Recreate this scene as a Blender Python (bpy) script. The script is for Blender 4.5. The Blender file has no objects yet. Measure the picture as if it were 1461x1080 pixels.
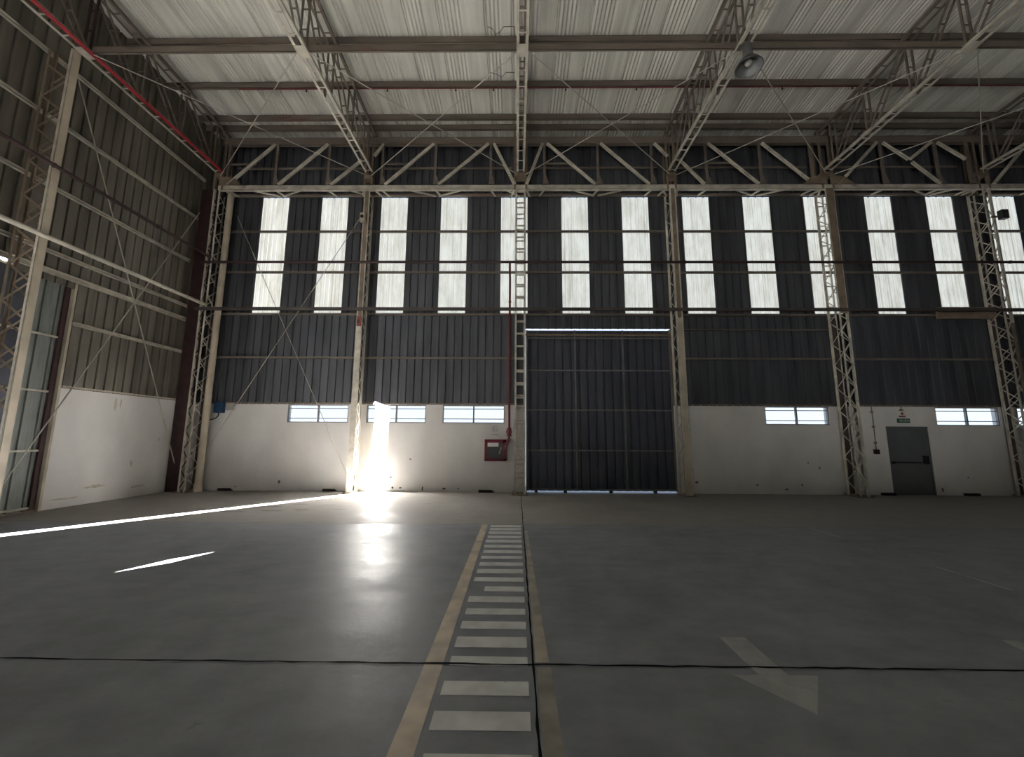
import bpy, bmesh, math, random
from mathutils import Vector, Matrix
random.seed(7)
SC = bpy.context.scene
COL = SC.collection
PI = math.pi

# ------------------------------------------------------------------ helpers
class MB:
    """collects faces for ONE mesh object"""
    def __init__(self): self.v = []; self.f = []; self.mi = []; self.cur = 0
    def add(self, vs, fs):
        o = len(self.v); self.v += [tuple(p) for p in vs]
        for q in fs: self.f.append([o+i for i in q]); self.mi.append(self.cur)
    def box(self, a, b):
        x0, y0, z0 = (min(a[i], b[i]) for i in range(3)); x1, y1, z1 = (max(a[i], b[i]) for i in range(3))
        self.add([(x0,y0,z0),(x1,y0,z0),(x1,y1,z0),(x0,y1,z0),(x0,y0,z1),(x1,y0,z1),(x1,y1,z1),(x0,y1,z1)],
                 [(0,3,2,1),(4,5,6,7),(0,1,5,4),(1,2,6,5),(2,3,7,6),(3,0,4,7)])
    def cbox(self, c, s): self.box([c[i]-s[i]/2 for i in range(3)], [c[i]+s[i]/2 for i in range(3)])
    def frame(self, p, q, up):
        d = (Vector(q)-Vector(p)).normalized(); u = Vector(up)
        if abs(d.dot(u)) > .98: u = Vector((1,0,0)) if abs(d.x) < .9 else Vector((0,1,0))
        s = d.cross(u).normalized(); u = s.cross(d).normalized()
        return d, s, u
    def bar(self, p, q, w, h, up=(0,0,1), os=0, ou=0):
        """rectangular bar from p to q: w sideways, h along up, offsets os/ou"""
        p = Vector(p); q = Vector(q); d, s, u = self.frame(p, q, up)
        vs = []
        for c in (p, q):
            for a, b in ((-1,-1),(1,-1),(1,1),(-1,1)):
                vs.append(c + s*(a*w/2+os) + u*(b*h/2+ou))
        self.add(vs, [(3,2,1,0),(4,5,6,7),(0,1,5,4),(1,2,6,5),(2,3,7,6),(3,0,4,7)])
    def angle(self, p, q, leg, t=.008, up=(0,0,1), side=1, flip=1):
        """rolled steel angle: one flat leg, one leg along up"""
        self.bar(p, q, leg, t, up, 0, 0)
        self.bar(p, q, t, leg, up, side*(leg/2-t/2), flip*leg/2)
    def channel(self, p, q, w, h, t=.01, up=(0,0,1), side=1):
        self.bar(p, q, t, h, up, -side*(w/2-t/2), 0)
        self.bar(p, q, w, t, up, 0, h/2-t/2)
        self.bar(p, q, w, t, up, 0, -h/2+t/2)
    def tube(self, pts, r, n=10, cap=True):
        pts = [Vector(p) for p in pts]; o = len(self.v); prev = None
        for i, p in enumerate(pts):
            d = (pts[min(i+1,len(pts)-1)]-pts[max(i-1,0)]).normalized()
            if prev is None:
                a = Vector((0,0,1)) if abs(d.z) < .9 else Vector((1,0,0))
                u = d.cross(a).normalized()
            else: u = (prev - d*prev.dot(d)).normalized()
            prev = u; w = d.cross(u)
            for k in range(n):
                t = 2*PI*k/n; self.v.append(tuple(p+(u*math.cos(t)+w*math.sin(t))*r))
        for i in range(len(pts)-1):
            for k in range(n):
                a = o+i*n+k; b = o+i*n+(k+1)%n
                self.f.append([a,b,b+n,a+n]); self.mi.append(self.cur)
        if cap:
            self.f.append([o+k for k in range(n)][::-1]); self.mi.append(self.cur)
            e = o+(len(pts)-1)*n; self.f.append([e+k for k in range(n)]); self.mi.append(self.cur)
    def lathe(self, prof, c, n=32):
        o = len(self.v)
        for r, z in prof:
            for k in range(n):
                t = 2*PI*k/n; self.v.append((c[0]+r*math.cos(t), c[1]+r*math.sin(t), c[2]+z))
        for i in range(len(prof)-1):
            for k in range(n):
                a = o+i*n+k; b = o+i*n+(k+1)%n
                self.f.append([a,b,b+n,a+n]); self.mi.append(self.cur)
    def build(self, name, mat, parent=None, smooth=False, bevel=0, loc=None):
        me = bpy.data.meshes.new(name)
        org = Vector(loc) if loc else Vector((0,0,0))
        me.from_pydata([tuple(Vector(p)-org) for p in self.v], [], self.f)
        for m in (mat if isinstance(mat, (list, tuple)) else [mat]): me.materials.append(m)
        for i, p in enumerate(me.polygons):
            p.material_index = self.mi[i]; p.use_smooth = smooth
        me.update()
        o = bpy.data.objects.new(name, me); COL.objects.link(o); o.location = org
        if parent is not None: put(o, parent)
        if bevel:
            b = o.modifiers.new('edge', 'BEVEL'); b.width = bevel; b.segments = 2; b.limit_method = 'ANGLE'
        return o

def put(o, parent):
    """parent o keeping its place; parents are only ever translated"""
    w = Vector((0,0,0)); p = parent
    while p is not None: w += Vector(p.location); p = p.parent
    o.parent = parent; o.location = Vector(o.location) - w

def tag(o, label, cat, group=None, kind='thing'):
    o['label'] = label; o['category'] = cat; o['kind'] = kind
    if group: o['group'] = group
    return o
def thing(name, loc, label, cat, group=None, kind='thing'):
    o = bpy.data.objects.new(name, None); COL.objects.link(o); o.location = loc; o.empty_display_size = .2
    return tag(o, label, cat, group, kind)

# ------------------------------------------------------------------ materials
def mat(name, col, rough=.6, metal=0., var=.15, scale=3., stretch=(1,1,1), spots=None, spotcol=None, spotscale=1.5, bump=0., bscale=40., spec=.5):
    m = bpy.data.materials.new(name); m.use_nodes = True
    nt = m.node_tree; N = nt.nodes; L = nt.links; b = N['Principled BSDF']
    tc = N.new('ShaderNodeTexCoord'); mp = N.new('ShaderNodeMapping'); mp.inputs['Scale'].default_value = stretch
    geo = N.new('ShaderNodeNewGeometry')
    L.new(geo.outputs['Position'], mp.inputs['Vector'])
    n1 = N.new('ShaderNodeTexNoise'); n1.inputs['Scale'].default_value = scale; n1.inputs['Detail'].default_value = 6
    L.new(mp.outputs[0], n1.inputs['Vector'])
    r = N.new('ShaderNodeValToRGB')
    lo = [max(0, c*(1-var*1.6)) for c in col]; hi = [min(1, c*(1+var*1.6)) for c in col]
    r.color_ramp.elements[0].position = .3; r.color_ramp.elements[0].color = (*lo, 1)
    r.color_ramp.elements[1].position = .7; r.color_ramp.elements[1].color = (*hi, 1)
    L.new(n1.outputs['Fac'], r.inputs['Fac'])
    out = r.outputs['Color']
    if spots:
        n2 = N.new('ShaderNodeTexNoise'); n2.inputs['Scale'].default_value = spotscale; n2.inputs['Detail'].default_value = 8; n2.inputs['Roughness'].default_value = .7
        L.new(mp.outputs[0], n2.inputs['Vector'])
        r2 = N.new('ShaderNodeValToRGB'); r2.color_ramp.elements[0].position = spots; r2.color_ramp.elements[0].color = (0,0,0,1)
        r2.color_ramp.elements[1].position = min(1, spots+.12); r2.color_ramp.elements[1].color = (1,1,1,1)
        L.new(n2.outputs['Fac'], r2.inputs['Fac'])
        mx = N.new('ShaderNodeMix'); mx.data_type = 'RGBA'
        L.new(r2.outputs['Color'], mx.inputs['Factor']); L.new(out, mx.inputs['A']); mx.inputs['B'].default_value = (*spotcol, 1)
        out = mx.outputs['Result']
    L.new(out, b.inputs['Base Color'])
    b.inputs['Roughness'].default_value = rough; b.inputs['Metallic'].default_value = metal
    b.inputs['Specular IOR Level'].default_value = spec
    if bump:
        n3 = N.new('ShaderNodeTexNoise'); n3.inputs['Scale'].default_value = bscale; n3.inputs['Detail'].default_value = 4
        L.new(geo.outputs['Position'], n3.inputs['Vector'])
        bp = N.new('ShaderNodeBump'); bp.inputs['Strength'].default_value = bump; bp.inputs['Distance'].default_value = .02
        L.new(n3.outputs['Fac'], bp.inputs['Height']); L.new(bp.outputs['Normal'], b.inputs['Normal'])
    return m

M = {}
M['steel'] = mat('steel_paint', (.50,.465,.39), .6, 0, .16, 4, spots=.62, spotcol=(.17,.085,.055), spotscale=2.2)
M['purlin'] = mat('purlin_paint_shaded', (.175,.145,.118), .6, 0, .15, 3, (.3,1,1), spots=.6, spotcol=(.15,.07,.055))  # brown paint, darkened to stand in for shade on viewer-facing webs
M['brown'] = mat('brown_paint', (.20,.155,.11), .6, 0, .2, 3, spots=.6, spotcol=(.11,.06,.04))
M['oxide'] = mat('red_oxide_primer', (.036,.014,.014), .65, 0, .2, 4)
M['riser'] = mat('dark_red_paint', (.13,.015,.02), .45, 0, .12, 5)
M['cabred'] = mat('cabinet_red_paint', (.17,.008,.02), .4, 0, .12, 5)
M['red'] = mat('red_pipe_paint', (.33,.012,.02), .4, 0, .12, 5)
M['masonry'] = mat('white_masonry_paint', (.64,.625,.605), .8, 0, .05, 1.2, (1,1,.6), spots=.70, spotcol=(.45,.41,.36), spotscale=1.7, bump=.12, bscale=30)
M['clad'] = mat('dark_metal_sheet', (.075,.08,.092), .42, .25, .22, 1.5, (2.5,2.5,.25), bump=0)
M['cladleft'] = mat('olive_metal_sheet', (.15,.137,.11), .5, .2, .22, 1.5, (2.5,2.5,.25))
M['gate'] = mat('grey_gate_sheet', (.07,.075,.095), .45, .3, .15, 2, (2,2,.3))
M['gateframe'] = mat('gate_frame_paint', (.17,.165,.165), .5, .1, .12)
M['darkrail'] = mat('dark_rail_paint', (.06,.05,.045), .6, 0, .15)
M['sidegate'] = mat('galvanised_sheet', (.20,.215,.20), .5, .2, .12, 4, (6,6,.5))
M['roof'] = mat('roof_sheet', (.66,.65,.59), .7, 0, .11, 2.2, (3.0,.22,1), spots=.66, spotcol=(.40,.37,.30), spotscale=1.2)
M['yellow'] = mat('faded_yellow_paint', (.42,.34,.24), .6, 0, .16, 4, spots=.60, spotcol=(.27,.24,.20), spotscale=3)
M['white'] = mat('worn_white_paint', (.50,.50,.48), .6, 0, .1, 5, spots=.64, spotcol=(.27,.265,.25), spotscale=5)
M['whitefade'] = mat('faded_white_paint', (.29,.29,.28), .6, 0, .12, 5, spots=.60, spotcol=(.25,.24,.22), spotscale=5)
M['black'] = mat('black_rubber', (.012,.012,.012), .7, 0, .1)
M['joint'] = mat('joint_filler', (.006,.006,.006), .9, 0, .2, spec=.05)
M['jointsoft'] = mat('joint_faint', (.14,.13,.12), .8, 0, .2)
M['blue'] = mat('blue_enclosure', (.012,.05,.115), .45, 0, .1)
M['greybox'] = mat('grey_enclosure', (.40,.38,.34), .6, 0, .08)
M['doorgrey'] = mat('door_paint', (.125,.135,.14), .5, .1, .06, 2)
M['framegrey'] = mat('window_frame_paint', (.22,.22,.23), .5, .1, .1)
M['pipe'] = mat('downpipe_paint', (.46,.40,.31), .55, 0, .12, 2, spots=.62, spotcol=(.34,.28,.2))
M['cable'] = mat('steel_rod', (.48,.45,.39), .5, .3, .1)
M['lamp'] = mat('lamp_housing', (.10,.10,.10), .5, .3, .15)
M['lampin'] = mat('lamp_inside', (.20,.21,.21), .45, .2, .1)
M['bulb'] = mat('lamp_glass', (.45,.42,.40), .2, 0, .05)
M['green'] = mat('exit_green', (.012,.10,.055), .5, 0, .08)
M['signwhite'] = mat('sign_white', (.62,.60,.56), .5, 0, .04)
M['signgrey'] = mat('sign_grey', (.33,.33,.34), .6, 0, .08)
M['signred'] = mat('sign_red', (.20,.045,.03), .5, 0, .08)
M['dark'] = mat('dark_interior', (.03,.032,.032), .35, 0, .1)
M['outside'] = mat('yard_concrete', (.42,.40,.37), .9, 0, .08, .4)
M['wallplain'] = mat('plain_wall', (.09,.085,.08), .8, 0, .08)
M['crack'] = mat('crack_dark', (.05,.05,.045), .9, 0, .1)

def floor_mat(name, col, rough, var, sp=.06):
    m = bpy.data.materials.new(name); m.use_nodes = True
    nt = m.node_tree; N = nt.nodes; L = nt.links; b = N['Principled BSDF']
    g = N.new('ShaderNodeNewGeometry')
    def noise(sc, det, st=(1,1,1)):
        mp = N.new('ShaderNodeMapping'); mp.inputs['Scale'].default_value = st; L.new(g.outputs['Position'], mp.inputs['Vector'])
        n = N.new('ShaderNodeTexNoise'); n.inputs['Scale'].default_value = sc; n.inputs['Detail'].default_value = det
        n.inputs['Roughness'].default_value = .62
        L.new(mp.outputs[0], n.inputs['Vector']); return n.outputs['Fac']
    a = noise(.55, 8, (1,1.4,1)); c = noise(3.2, 8, (.7,1,1)); s = noise(9, 5)
    mx = N.new('ShaderNodeMath'); mx.operation = 'MULTIPLY_ADD'; mx.inputs[1].default_value = .55
    m2 = N.new('ShaderNodeMath'); m2.operation = 'MULTIPLY'; m2.inputs[1].default_value = .45
    L.new(c, m2.inputs[0]); L.new(a, mx.inputs[0]); L.new(m2.outputs[0], mx.inputs[2])
    r = N.new('ShaderNodeValToRGB')
    r.color_ramp.elements[0].position = .35; r.color_ramp.elements[0].color = (*[x*(1-var) for x in col], 1)
    r.color_ramp.elements[1].position = .65; r.color_ramp.elements[1].color = (*[x*(1+var) for x in col], 1)
    L.new(mx.outputs[0], r.inputs['Fac'])
    # small dark stains
    r2 = N.new('ShaderNodeValToRGB'); r2.color_ramp.elements[0].position = .66; r2.color_ramp.elements[0].color = (0,0,0,1)
    r2.color_ramp.elements[1].position = .74; r2.color_ramp.elements[1].color = (.6,.6,.6,1)
    L.new(c, r2.inputs['Fac'])
    mm = N.new('ShaderNodeMix'); mm.data_type = 'RGBA'; L.new(r2.outputs['Color'], mm.inputs['Factor'])
    L.new(r.outputs['Color'], mm.inputs['A']); mm.inputs['B'].default_value = (*[x*.5 for x in col], 1)
    L.new(mm.outputs['Result'], b.inputs['Base Color'])
    rr = N.new('ShaderNodeMapRange'); rr.inputs['From Min'].default_value = .3; rr.inputs['From Max'].default_value = .7
    rr.inputs['To Min'].default_value = rough-.09; rr.inputs['To Max'].default_value = rough+.12
    L.new(a, rr.inputs['Value']); L.new(rr.outputs[0], b.inputs['Roughness']); b.inputs['Specular IOR Level'].default_value = sp
    bp = N.new('ShaderNodeBump'); bp.inputs['Strength'].default_value = .22; bp.inputs['Distance'].default_value = .01
    L.new(s, bp.inputs['Height']); L.new(bp.outputs['Normal'], b.inputs['Normal'])
    return m
M['floor'] = floor_mat('polished_concrete', (.208,.215,.232), .50, .24)
M['apron'] = floor_mat('pale_concrete', (.27,.254,.238), .62, .12, .04)
M['bouncefloor'] = floor_mat('bounce_concrete', (.62,.62,.60), .6, .06)  # unseen floor behind the viewer, made pale to bounce sun onto the roof

def panel_mat():
    m = bpy.data.materials.new('translucent_fibreglass'); m.use_nodes = True
    nt = m.node_tree; N = nt.nodes; L = nt.links
    for n in list(N): N.remove(n)
    out = N.new('ShaderNodeOutputMaterial'); g = N.new('ShaderNodeNewGeometry')
    mp = N.new('ShaderNodeMapping'); mp.inputs['Scale'].default_value = (1,1,.25); L.new(g.outputs['Position'], mp.inputs['Vector'])
    n1 = N.new('ShaderNodeTexNoise'); n1.inputs['Scale'].default_value = 5; n1.inputs['Detail'].default_value = 9; n1.inputs['Roughness'].default_value = .7
    L.new(mp.outputs[0], n1.inputs['Vector'])
    r = N.new('ShaderNodeValToRGB')
    r.color_ramp.elements[0].position = .32; r.color_ramp.elements[0].color = (.72,.64,.49,1)
    r.color_ramp.elements[1].position = .60; r.color_ramp.elements[1].color = (1.0,.915,.75,1)
    L.new(n1.outputs['Fac'], r.inputs['Fac'])
    # fine vertical fibre lines
    mp2 = N.new('ShaderNodeMapping'); mp2.inputs['Scale'].default_value = (14,1,.15); L.new(g.outputs['Position'], mp2.inputs['Vector'])
    n2 = N.new('ShaderNodeTexNoise'); n2.inputs['Scale'].default_value = 2; n2.inputs['Detail'].default_value = 3; L.new(mp2.outputs[0], n2.inputs['Vector'])
    r2 = N.new('ShaderNodeValToRGB'); r2.color_ramp.elements[0].position = .33; r2.color_ramp.elements[0].color = (.72,.71,.68,1)
    r2.color_ramp.elements[1].position = .46; r2.color_ramp.elements[1].color = (1,1,1,1); L.new(n2.outputs['Fac'], r2.inputs['Fac'])
    mx = N.new('ShaderNodeMix'); mx.data_type = 'RGBA'; mx.blend_type = 'MULTIPLY'; mx.inputs['Factor'].default_value = 1
    L.new(r.outputs['Color'], mx.inputs['A']); L.new(r2.outputs['Color'], mx.inputs['B'])
    t = N.new('ShaderNodeBsdfTranslucent'); L.new(mx.outputs['Result'], t.inputs['Color'])
    d = N.new('ShaderNodeBsdfDiffuse'); d.inputs['Color'].default_value = (.5,.48,.42,1)
    ms = N.new('ShaderNodeMixShader'); ms.inputs[0].default_value = PANEL_T
    L.new(d.outputs[0], ms.inputs[1]); L.new(t.outputs[0], ms.inputs[2]); L.new(ms.outputs[0], out.inputs['Surface'])
    return m
PANEL_T = .71
M['panel'] = panel_mat()
def glass_mat():
    m = bpy.data.materials.new('window_glass'); m.use_nodes = True
    nt = m.node_tree; N = nt.nodes; L = nt.links
    for n in list(N): N.remove(n)
    out = N.new('ShaderNodeOutputMaterial')
    t = N.new('ShaderNodeBsdfTransparent'); t.inputs['Color'].default_value = (.93,.96,.97,1)
    gl = N.new('ShaderNodeBsdfGlossy'); gl.inputs['Roughness'].default_value = .05
    ms = N.new('ShaderNodeMixShader'); ms.inputs[0].default_value = .06
    L.new(t.outputs[0], ms.inputs[1]); L.new(gl.outputs[0], ms.inputs[2]); L.new(ms.outputs[0], out.inputs['Surface'])
    return m
M['glass'] = glass_mat()

# ------------------------------------------------------------------ measures
YB = 13.27            # inner face of back wall
XL = -10.9            # inner face of gable wall on the left
XR = 21.5; YF = -16.0
ZM = 2.79             # top of white masonry
CX = [-10.24, -5.07, .1, 5.2, 10.42, 15.6, 20.77]
TX = [-10.22, -5.07, .1, 5.2, 10.42, 15.6, 20.77]
YC, YCB = 12.66, 13.14    # front and rear faces of the laced columns
ZE = 10.04            # eave girder underside
ZT = 10.66            # truss lower chord underside
YT = 8.28             # tie beam / second frame line
def zroof(y): return 12.43 + .065*(12.8-y)
def zpur(y): return 12.22 + .065*(12.8-y)
# sun travel direction
EL = math.radians(12.8); AZ = math.atan(.73)
SD = Vector((math.sin(AZ)*math.cos(EL), math.cos(AZ)*math.cos(EL), -math.sin(EL)))

def sheet_breaks(a, b, period, gw, phase=0.):
    """profile of a ribbed sheet along u: list of (u, depth 0..1)"""
    pts = [(a, 0)]; k = math.floor((a-phase)/period)
    while True:
        c = phase + k*period; k += 1
        if c-gw > b: break
        for u, d in ((c-gw*.5, 0), (c-gw*.28, 1), (c+gw*.28, 1), (c+gw*.5, 0)):
            if a < u < b: pts.append((u, d))
    pts.append((b, 0)); return pts
def ribbed(mb, a, b, fpos, z0, z1, period=.26, gw=.055, depth=.035, phase=0.):
    """ribbed sheet; fpos(u, d, z) -> point; z1 may be a function of u"""
    pts = sheet_breaks(a, b, period, gw, phase); vs = []; fs = []
    for u, d in pts:
        t = z1(u) if callable(z1) else z1
        vs += [fpos(u, d*depth, z0), fpos(u, d*depth, t)]
    for i in range(len(pts)-1): fs.append((2*i, 2*i+2, 2*i+3, 2*i+1))
    mb.add(vs, fs)
fb = lambda u, d, z: (u, YB-.03+d, z)
fl = lambda u, d, z: (XL+.03-d, u, z)

# ------------------------------------------------------------------ setting: floor
YJ = 8.42
m = MB(); m.cur = 0
m.add([(XL-.14,-1.5,0),(XR,-1.5,0),(XR,YJ,0),(XL-.14,YJ,0)], [(0,1,2,3)])
m.cur = 1; m.add([(XL-.14,YJ,0),(XR,YJ,0),(XR,YB+.3,0),(XL-.14,YB+.3,0)], [(0,1,2,3)])
m.cur = 2; m.add([(XL,YF,0),(3.4,YF,0),(3.4,-1.5,0),(XL,-1.5,0)], [(0,1,2,3)])
m.cur = 0; m.add([(3.4,YF,0),(XR,YF,0),(XR,-1.5,0),(3.4,-1.5,0)], [(0,1,2,3)])
floor = m.build('floor', [M['floor'], M['apron'], M['bouncefloor']])
tag(floor, 'worn grey concrete hall floor with a paler slab along the back wall', 'floor', kind='structure')
def joint(pts, w, mt, jit=.006):
    j = MB(); L = []
    for (a, b) in zip(pts[:-1], pts[1:]):
        n = max(2, int((Vector(b)-Vector(a)).length/.12))
        for i in range(n): L.append(Vector(a).lerp(Vector(b), i/n))
    L.append(Vector(pts[-1])); vs = []; fs = []
    d = (Vector(pts[-1])-Vector(pts[0])).normalized(); s = Vector((-d.y, d.x, 0))
    for p in L:
        o = random.uniform(-jit, jit); ww = w*random.uniform(.65, 1.35)
        vs += [p+s*(o-ww/2)+Vector((0,0,.003)), p+s*(o+ww/2)+Vector((0,0,.003))]
    for i in range(len(L)-1): fs.append((2*i, 2*i+1, 2*i+3, 2*i+2))
    j.add(vs, fs); return j.build('expansion_joint', mt, floor)
joint([(XL+.05,3.371,0),(XR-.1,3.371,0)], .02, M['joint'])
joint([(.132,-1.4,0),(.132,YB-.05,0)], .016, M['joint'], .004)
joint([(XL+.05,YJ,0),(XR-.1,YJ,0)], .018, M['jointsoft'], .003)
# peeled patches and scratches on the pale slab
def blob(c, rx, ry, n=11):
    vs = [(c[0]+rx*math.cos(2*PI*k/n)*random.uniform(.45,1.1), c[1]+ry*math.sin(2*PI*k/n)*random.uniform(.45,1.1), .0025) for k in range(n)]
    return vs, [tuple(range(n))]
pb = MB()
for x, y, rx, ry in ((-6.9,10.1,.42,.12),(-6.2,10.3,.5,.14),(-5.7,9.75,.4,.1),(-5.1,9.9,.32,.12),(-4.75,10.6,.25,.08),(-5.5,10.7,.3,.08),(-6.5,9.6,.35,.07),(-4.2,10.0,.2,.06),(-7.4,9.9,.3,.07),
                      (-2.3,10.9,.14,.05),(-1.7,11.6,.16,.04),(-2.0,12.0,.12,.04),(-1.1,12.3,.2,.04),(1.0,12.6,.35,.06),(1.8,12.5,.3,.05)):
    pb.add(*blob((x,y), rx, ry))
pb.build('peeled_patch', mat('peeled_concrete', (.10,.095,.09), .6, 0, .15), floor)

# ------------------------------------------------------------------ setting: back wall
WIN = [(-7.52,-5.52), (-4.92,-2.97), (-2.42,-.40), (8.03,10.07), (13.48,15.49), (16.08,18.05)]
GATE = (.26, 5.10, 5.33)
PDOOR = (11.83, 13.17, 2.14)
ZW0, ZW1 = 2.175, 2.76
wt = .22
m = MB()
def wallbox(x0, x1, z0, z1): 
    if x1-x0 > .001 and z1-z0 > .001: m.box((x0, YB, z0), (x1, YB+wt, z1))
segs = [(XL-.2, GATE[0])], [(GATE[1], PDOOR[0])]
def course(x0, x1):
    ws = [w for w in WIN if w[0] >= x0 and w[1] <= x1]
    wallbox(x0, x1, 0, ZW0); c = x0
    for a, b in ws: wallbox(c, a, ZW0, ZM); wallbox(a, b, ZW1, ZM); c = b
    wallbox(c, x1, ZW0, ZM)
course(XL-.2, GATE[0]); course(GATE[1], PDOOR[0]); wallbox(PDOOR[0], PDOOR[1], PDOOR[2], ZM); course(PDOOR[1], XR+.2)
wb = m.build('wall_back', M['masonry'])
tag(wb, 'back wall, white painted masonry below and dark ribbed metal sheeting above', 'wall', kind='structure')
PZ0, PZ1 = 5.86, 10.08; PW = .925; P0 = -9.001; PP = 2.106
PAN = [(P0+i*PP, P0+i*PP+PW) for i in range(14)]
m = MB()
ztop = zroof(YB)+.02
ribbed(m, XL, GATE[0], fb, ZM-.02, PZ0); ribbed(m, GATE[0], GATE[1], fb, GATE[2], PZ0); ribbed(m, GATE[1], XR, fb, ZM-.02, PZ0)
c = XL
for a, b in PAN: ribbed(m, c, a, fb, PZ0, PZ1); c = b
ribbed(m, c, XR, fb, PZ0, PZ1)
ribbed(m, XL, XR, fb, PZ1, ztop)
m.build('metal_cladding', M['clad'], wb)
s = MB(); s.box((XL, YB-.05, ZM), (GATE[0]-.02, YB-.005, ZM+.035)); s.box((GATE[1]+.02, YB-.05, ZM), (XR, YB-.005, ZM+.035))
s.build('flashing', M['brown'], wb)
# chips, holes and smears on the white wall
ch = MB()
def chip(x, z, rx, rz, n=9):
    vs = [(x+rx*math.cos(2*PI*k/n)*random.uniform(.5,1.1), YB-.004, z+rz*math.sin(2*PI*k/n)*random.uniform(.5,1.1)) for k in range(n)]
    ch.add(vs, [tuple(range(n))])
for x, z, rx, rz in ((-7.6,.28,.05,.06),(-3.42,1.02,.04,.025),(-4.02,.45,.04,.03),(-3.95,.12,.05,.04),(-3.7,.12,.06,.03),(-3.0,.1,.03,.08),(-2.3,.1,.07,.04),(-1.85,.11,.03,.03),
                     (5.42,1.95,.03,.09),(5.48,1.35,.03,.06),(5.55,.72,.05,.1),(5.7,.35,.06,.05),(9.6,.82,.03,.06),(9.25,.98,.02,.05),(9.0,.3,.04,.04),(7.6,.28,.05,.04),
                     (13.35,.17,.05,.1),(14.2,.55,.03,.03),(-9.0,.12,.03,.03),(8.5,.15,.06,.03)):
    chip(x, z, rx, rz)
ch.build('chipped_plaster', mat('bare_plaster', (.10,.09,.075), .9, 0, .3), wb)

# translucent sheets (daylight strips) in the back wall
ordn = ['first','second','third','fourth','fifth','sixth','seventh','eighth','ninth','tenth','eleventh','twelfth','thirteenth','fourteenth']
where = ['nearest the pale corner downpipe','just before the sunlit column','just past the sunlit column','above the window over bare white wall',
         'directly behind the battened gate column','over the middle of the grey gate','over the far edge of the grey gate',
         'just past the gate, touching the laced column','above white wall short of its window','half hidden behind the brown plated column',
         'above the green exit sign','above the window after the exit door','behind the zigzag column with the floodlight','beyond the zigzag column at the picture edge']
for i, (a, b) in enumerate(PAN):
    m = MB()
    ribbed(m, a-.02, b+.02, lambda u, d, z: (u, YB-.012+d, z), PZ0, PZ1, .155, .05, .016, a)
    o = m.build('translucent_panel', M['panel'], loc=(a+PW/2, YB, PZ0))
    tag(o, f'{ordn[i]} tall cream translucent wall strip, {where[i]}', 'translucent panel', 'translucent strips in the back wall')

# windows
wwhere = ['between corner downpipe and sunlit column','crossed by the bright strip of sun','above the red hose cabinet','in the wall left of the brown plated column','beyond the exit door','at the picture edge behind the zigzag column']
for i, (a, b) in enumerate(WIN):
    m = MB(); y0, y1 = YB+.02, YB+.09; t = .028
    m.box((a,y0,ZW0),(b,y1,ZW0+t)); m.box((a,y0,ZW1-t),(b,y1,ZW1)); m.box((a,y0,ZW0),(a+t,y1,ZW1)); m.box((b-t,y0,ZW0),(b,y1,ZW1))
    m.box(((a+b)/2-.022,y0,ZW0),((a+b)/2+.022,y1,ZW1))
    m.box((a,y0+.005,ZW0+.125),(b,y1-.01,ZW0+.15)); m.box((a,y0+.005,ZW1-.135),(b,y1-.01,ZW1-.11))
    o = m.build(f'window_{i+1}', M['framegrey'], loc=((a+b)/2, YB, ZW0))
    tag(o, f'low strip window with grey bars, {wwhere[i]}', 'window', kind='structure')
    for p, q in ((a+t,(a+b)/2-.022), ((a+b)/2+.022,b-t)):
        g = MB(); g.box((p,YB+.055,ZW0+t),(q,YB+.06,ZW1-t)); g.build('pane', M['glass'], o)

# big sheet gate in the back wall (door_1)
m = MB(); gx0, gx1, gz0, gz1 = GATE[0]+.035, GATE[1]-.004, .055, GATE[2]-.035; gy = YB+.06
ribbed(m, gx0, gx1, lambda u, d, z: (u, gy+d, z), gz0, gz1, .272, .075, .06, gx0+.13)
o = m.build('door_1', M['gate'], loc=((gx0+gx1)/2, gy, 0))
tag(o, 'large closed gate of dark ribbed sheet with light showing round its edges', 'gate', kind='structure')
for z in (gz0+.04, 1.32, 2.62, 3.93, 5.02, gz1-.03):
    r = MB(); r.box((gx0,gy-.045,z-.022),(gx1,gy-.004,z+.022)); r.build('frame_rail', M['gateframe'], o)
for x in (gx0+.03, 1.93, 3.52, gx1-.03):
    r = MB(); r.box((x-.022,gy-.055,gz0),(x+.022,gy-.004,gz1)); r.build('frame_post', M['gateframe'], o)
for x in (.62, 1.55, 3.0, 4.4):
    r = MB(); r.box((x-.05,gy-.04,0.0),(x+.05,gy+.05,.06)); r.build('floor_roller', M['black'], o)
m = MB(); m.box((GATE[1]-.005,YB-.06,ZM),(GATE[1]+.05,YB+.2,GATE[2])); m.build('gate_jamb', M['brown'], o)
m = MB(); m.channel((GATE[0]-.1,YB-.10,GATE[2]-.23),(GATE[1],YB-.10,GATE[2]-.23), .05, .07)
m.build('guide_rail', M['brown'], o)

# personnel door (door_2)
x0, x1, zt = PDOOR
m = MB(); m.box((x0+.02,YB+.06,.003),(x1-.02,YB+.11,zt-.02))
o = m.build('door_2', M['doorgrey'], loc=((x0+x1)/2, YB+.08, 0), bevel=.004)
tag(o, 'grey steel exit door with a push bar under the green sign', 'door', kind='structure')
f = MB(); f.box((x0,YB+.02,0),(x0+.04,YB+.2,zt)); f.box((x1-.04,YB+.02,0),(x1,YB+.2,zt)); f.box((x0,YB+.02,zt-.04),(x1,YB+.2,zt)); f.build('door_frame', M['doorgrey'], o)
f = MB(); f.tube([(x0+.12,YB+.0,1.0),(x1-.22,YB+.0,1.0)], .022)
f.box((x0+.1,YB-.02,.965),(x0+.16,YB+.065,1.035)); f.build('push_bar', M['black'], o)
f = MB(); f.box((x1-.24,YB-.04,.96),(x1-.13,YB+.065,1.22)); f.build('lock_case', M['black'], o)

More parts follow.
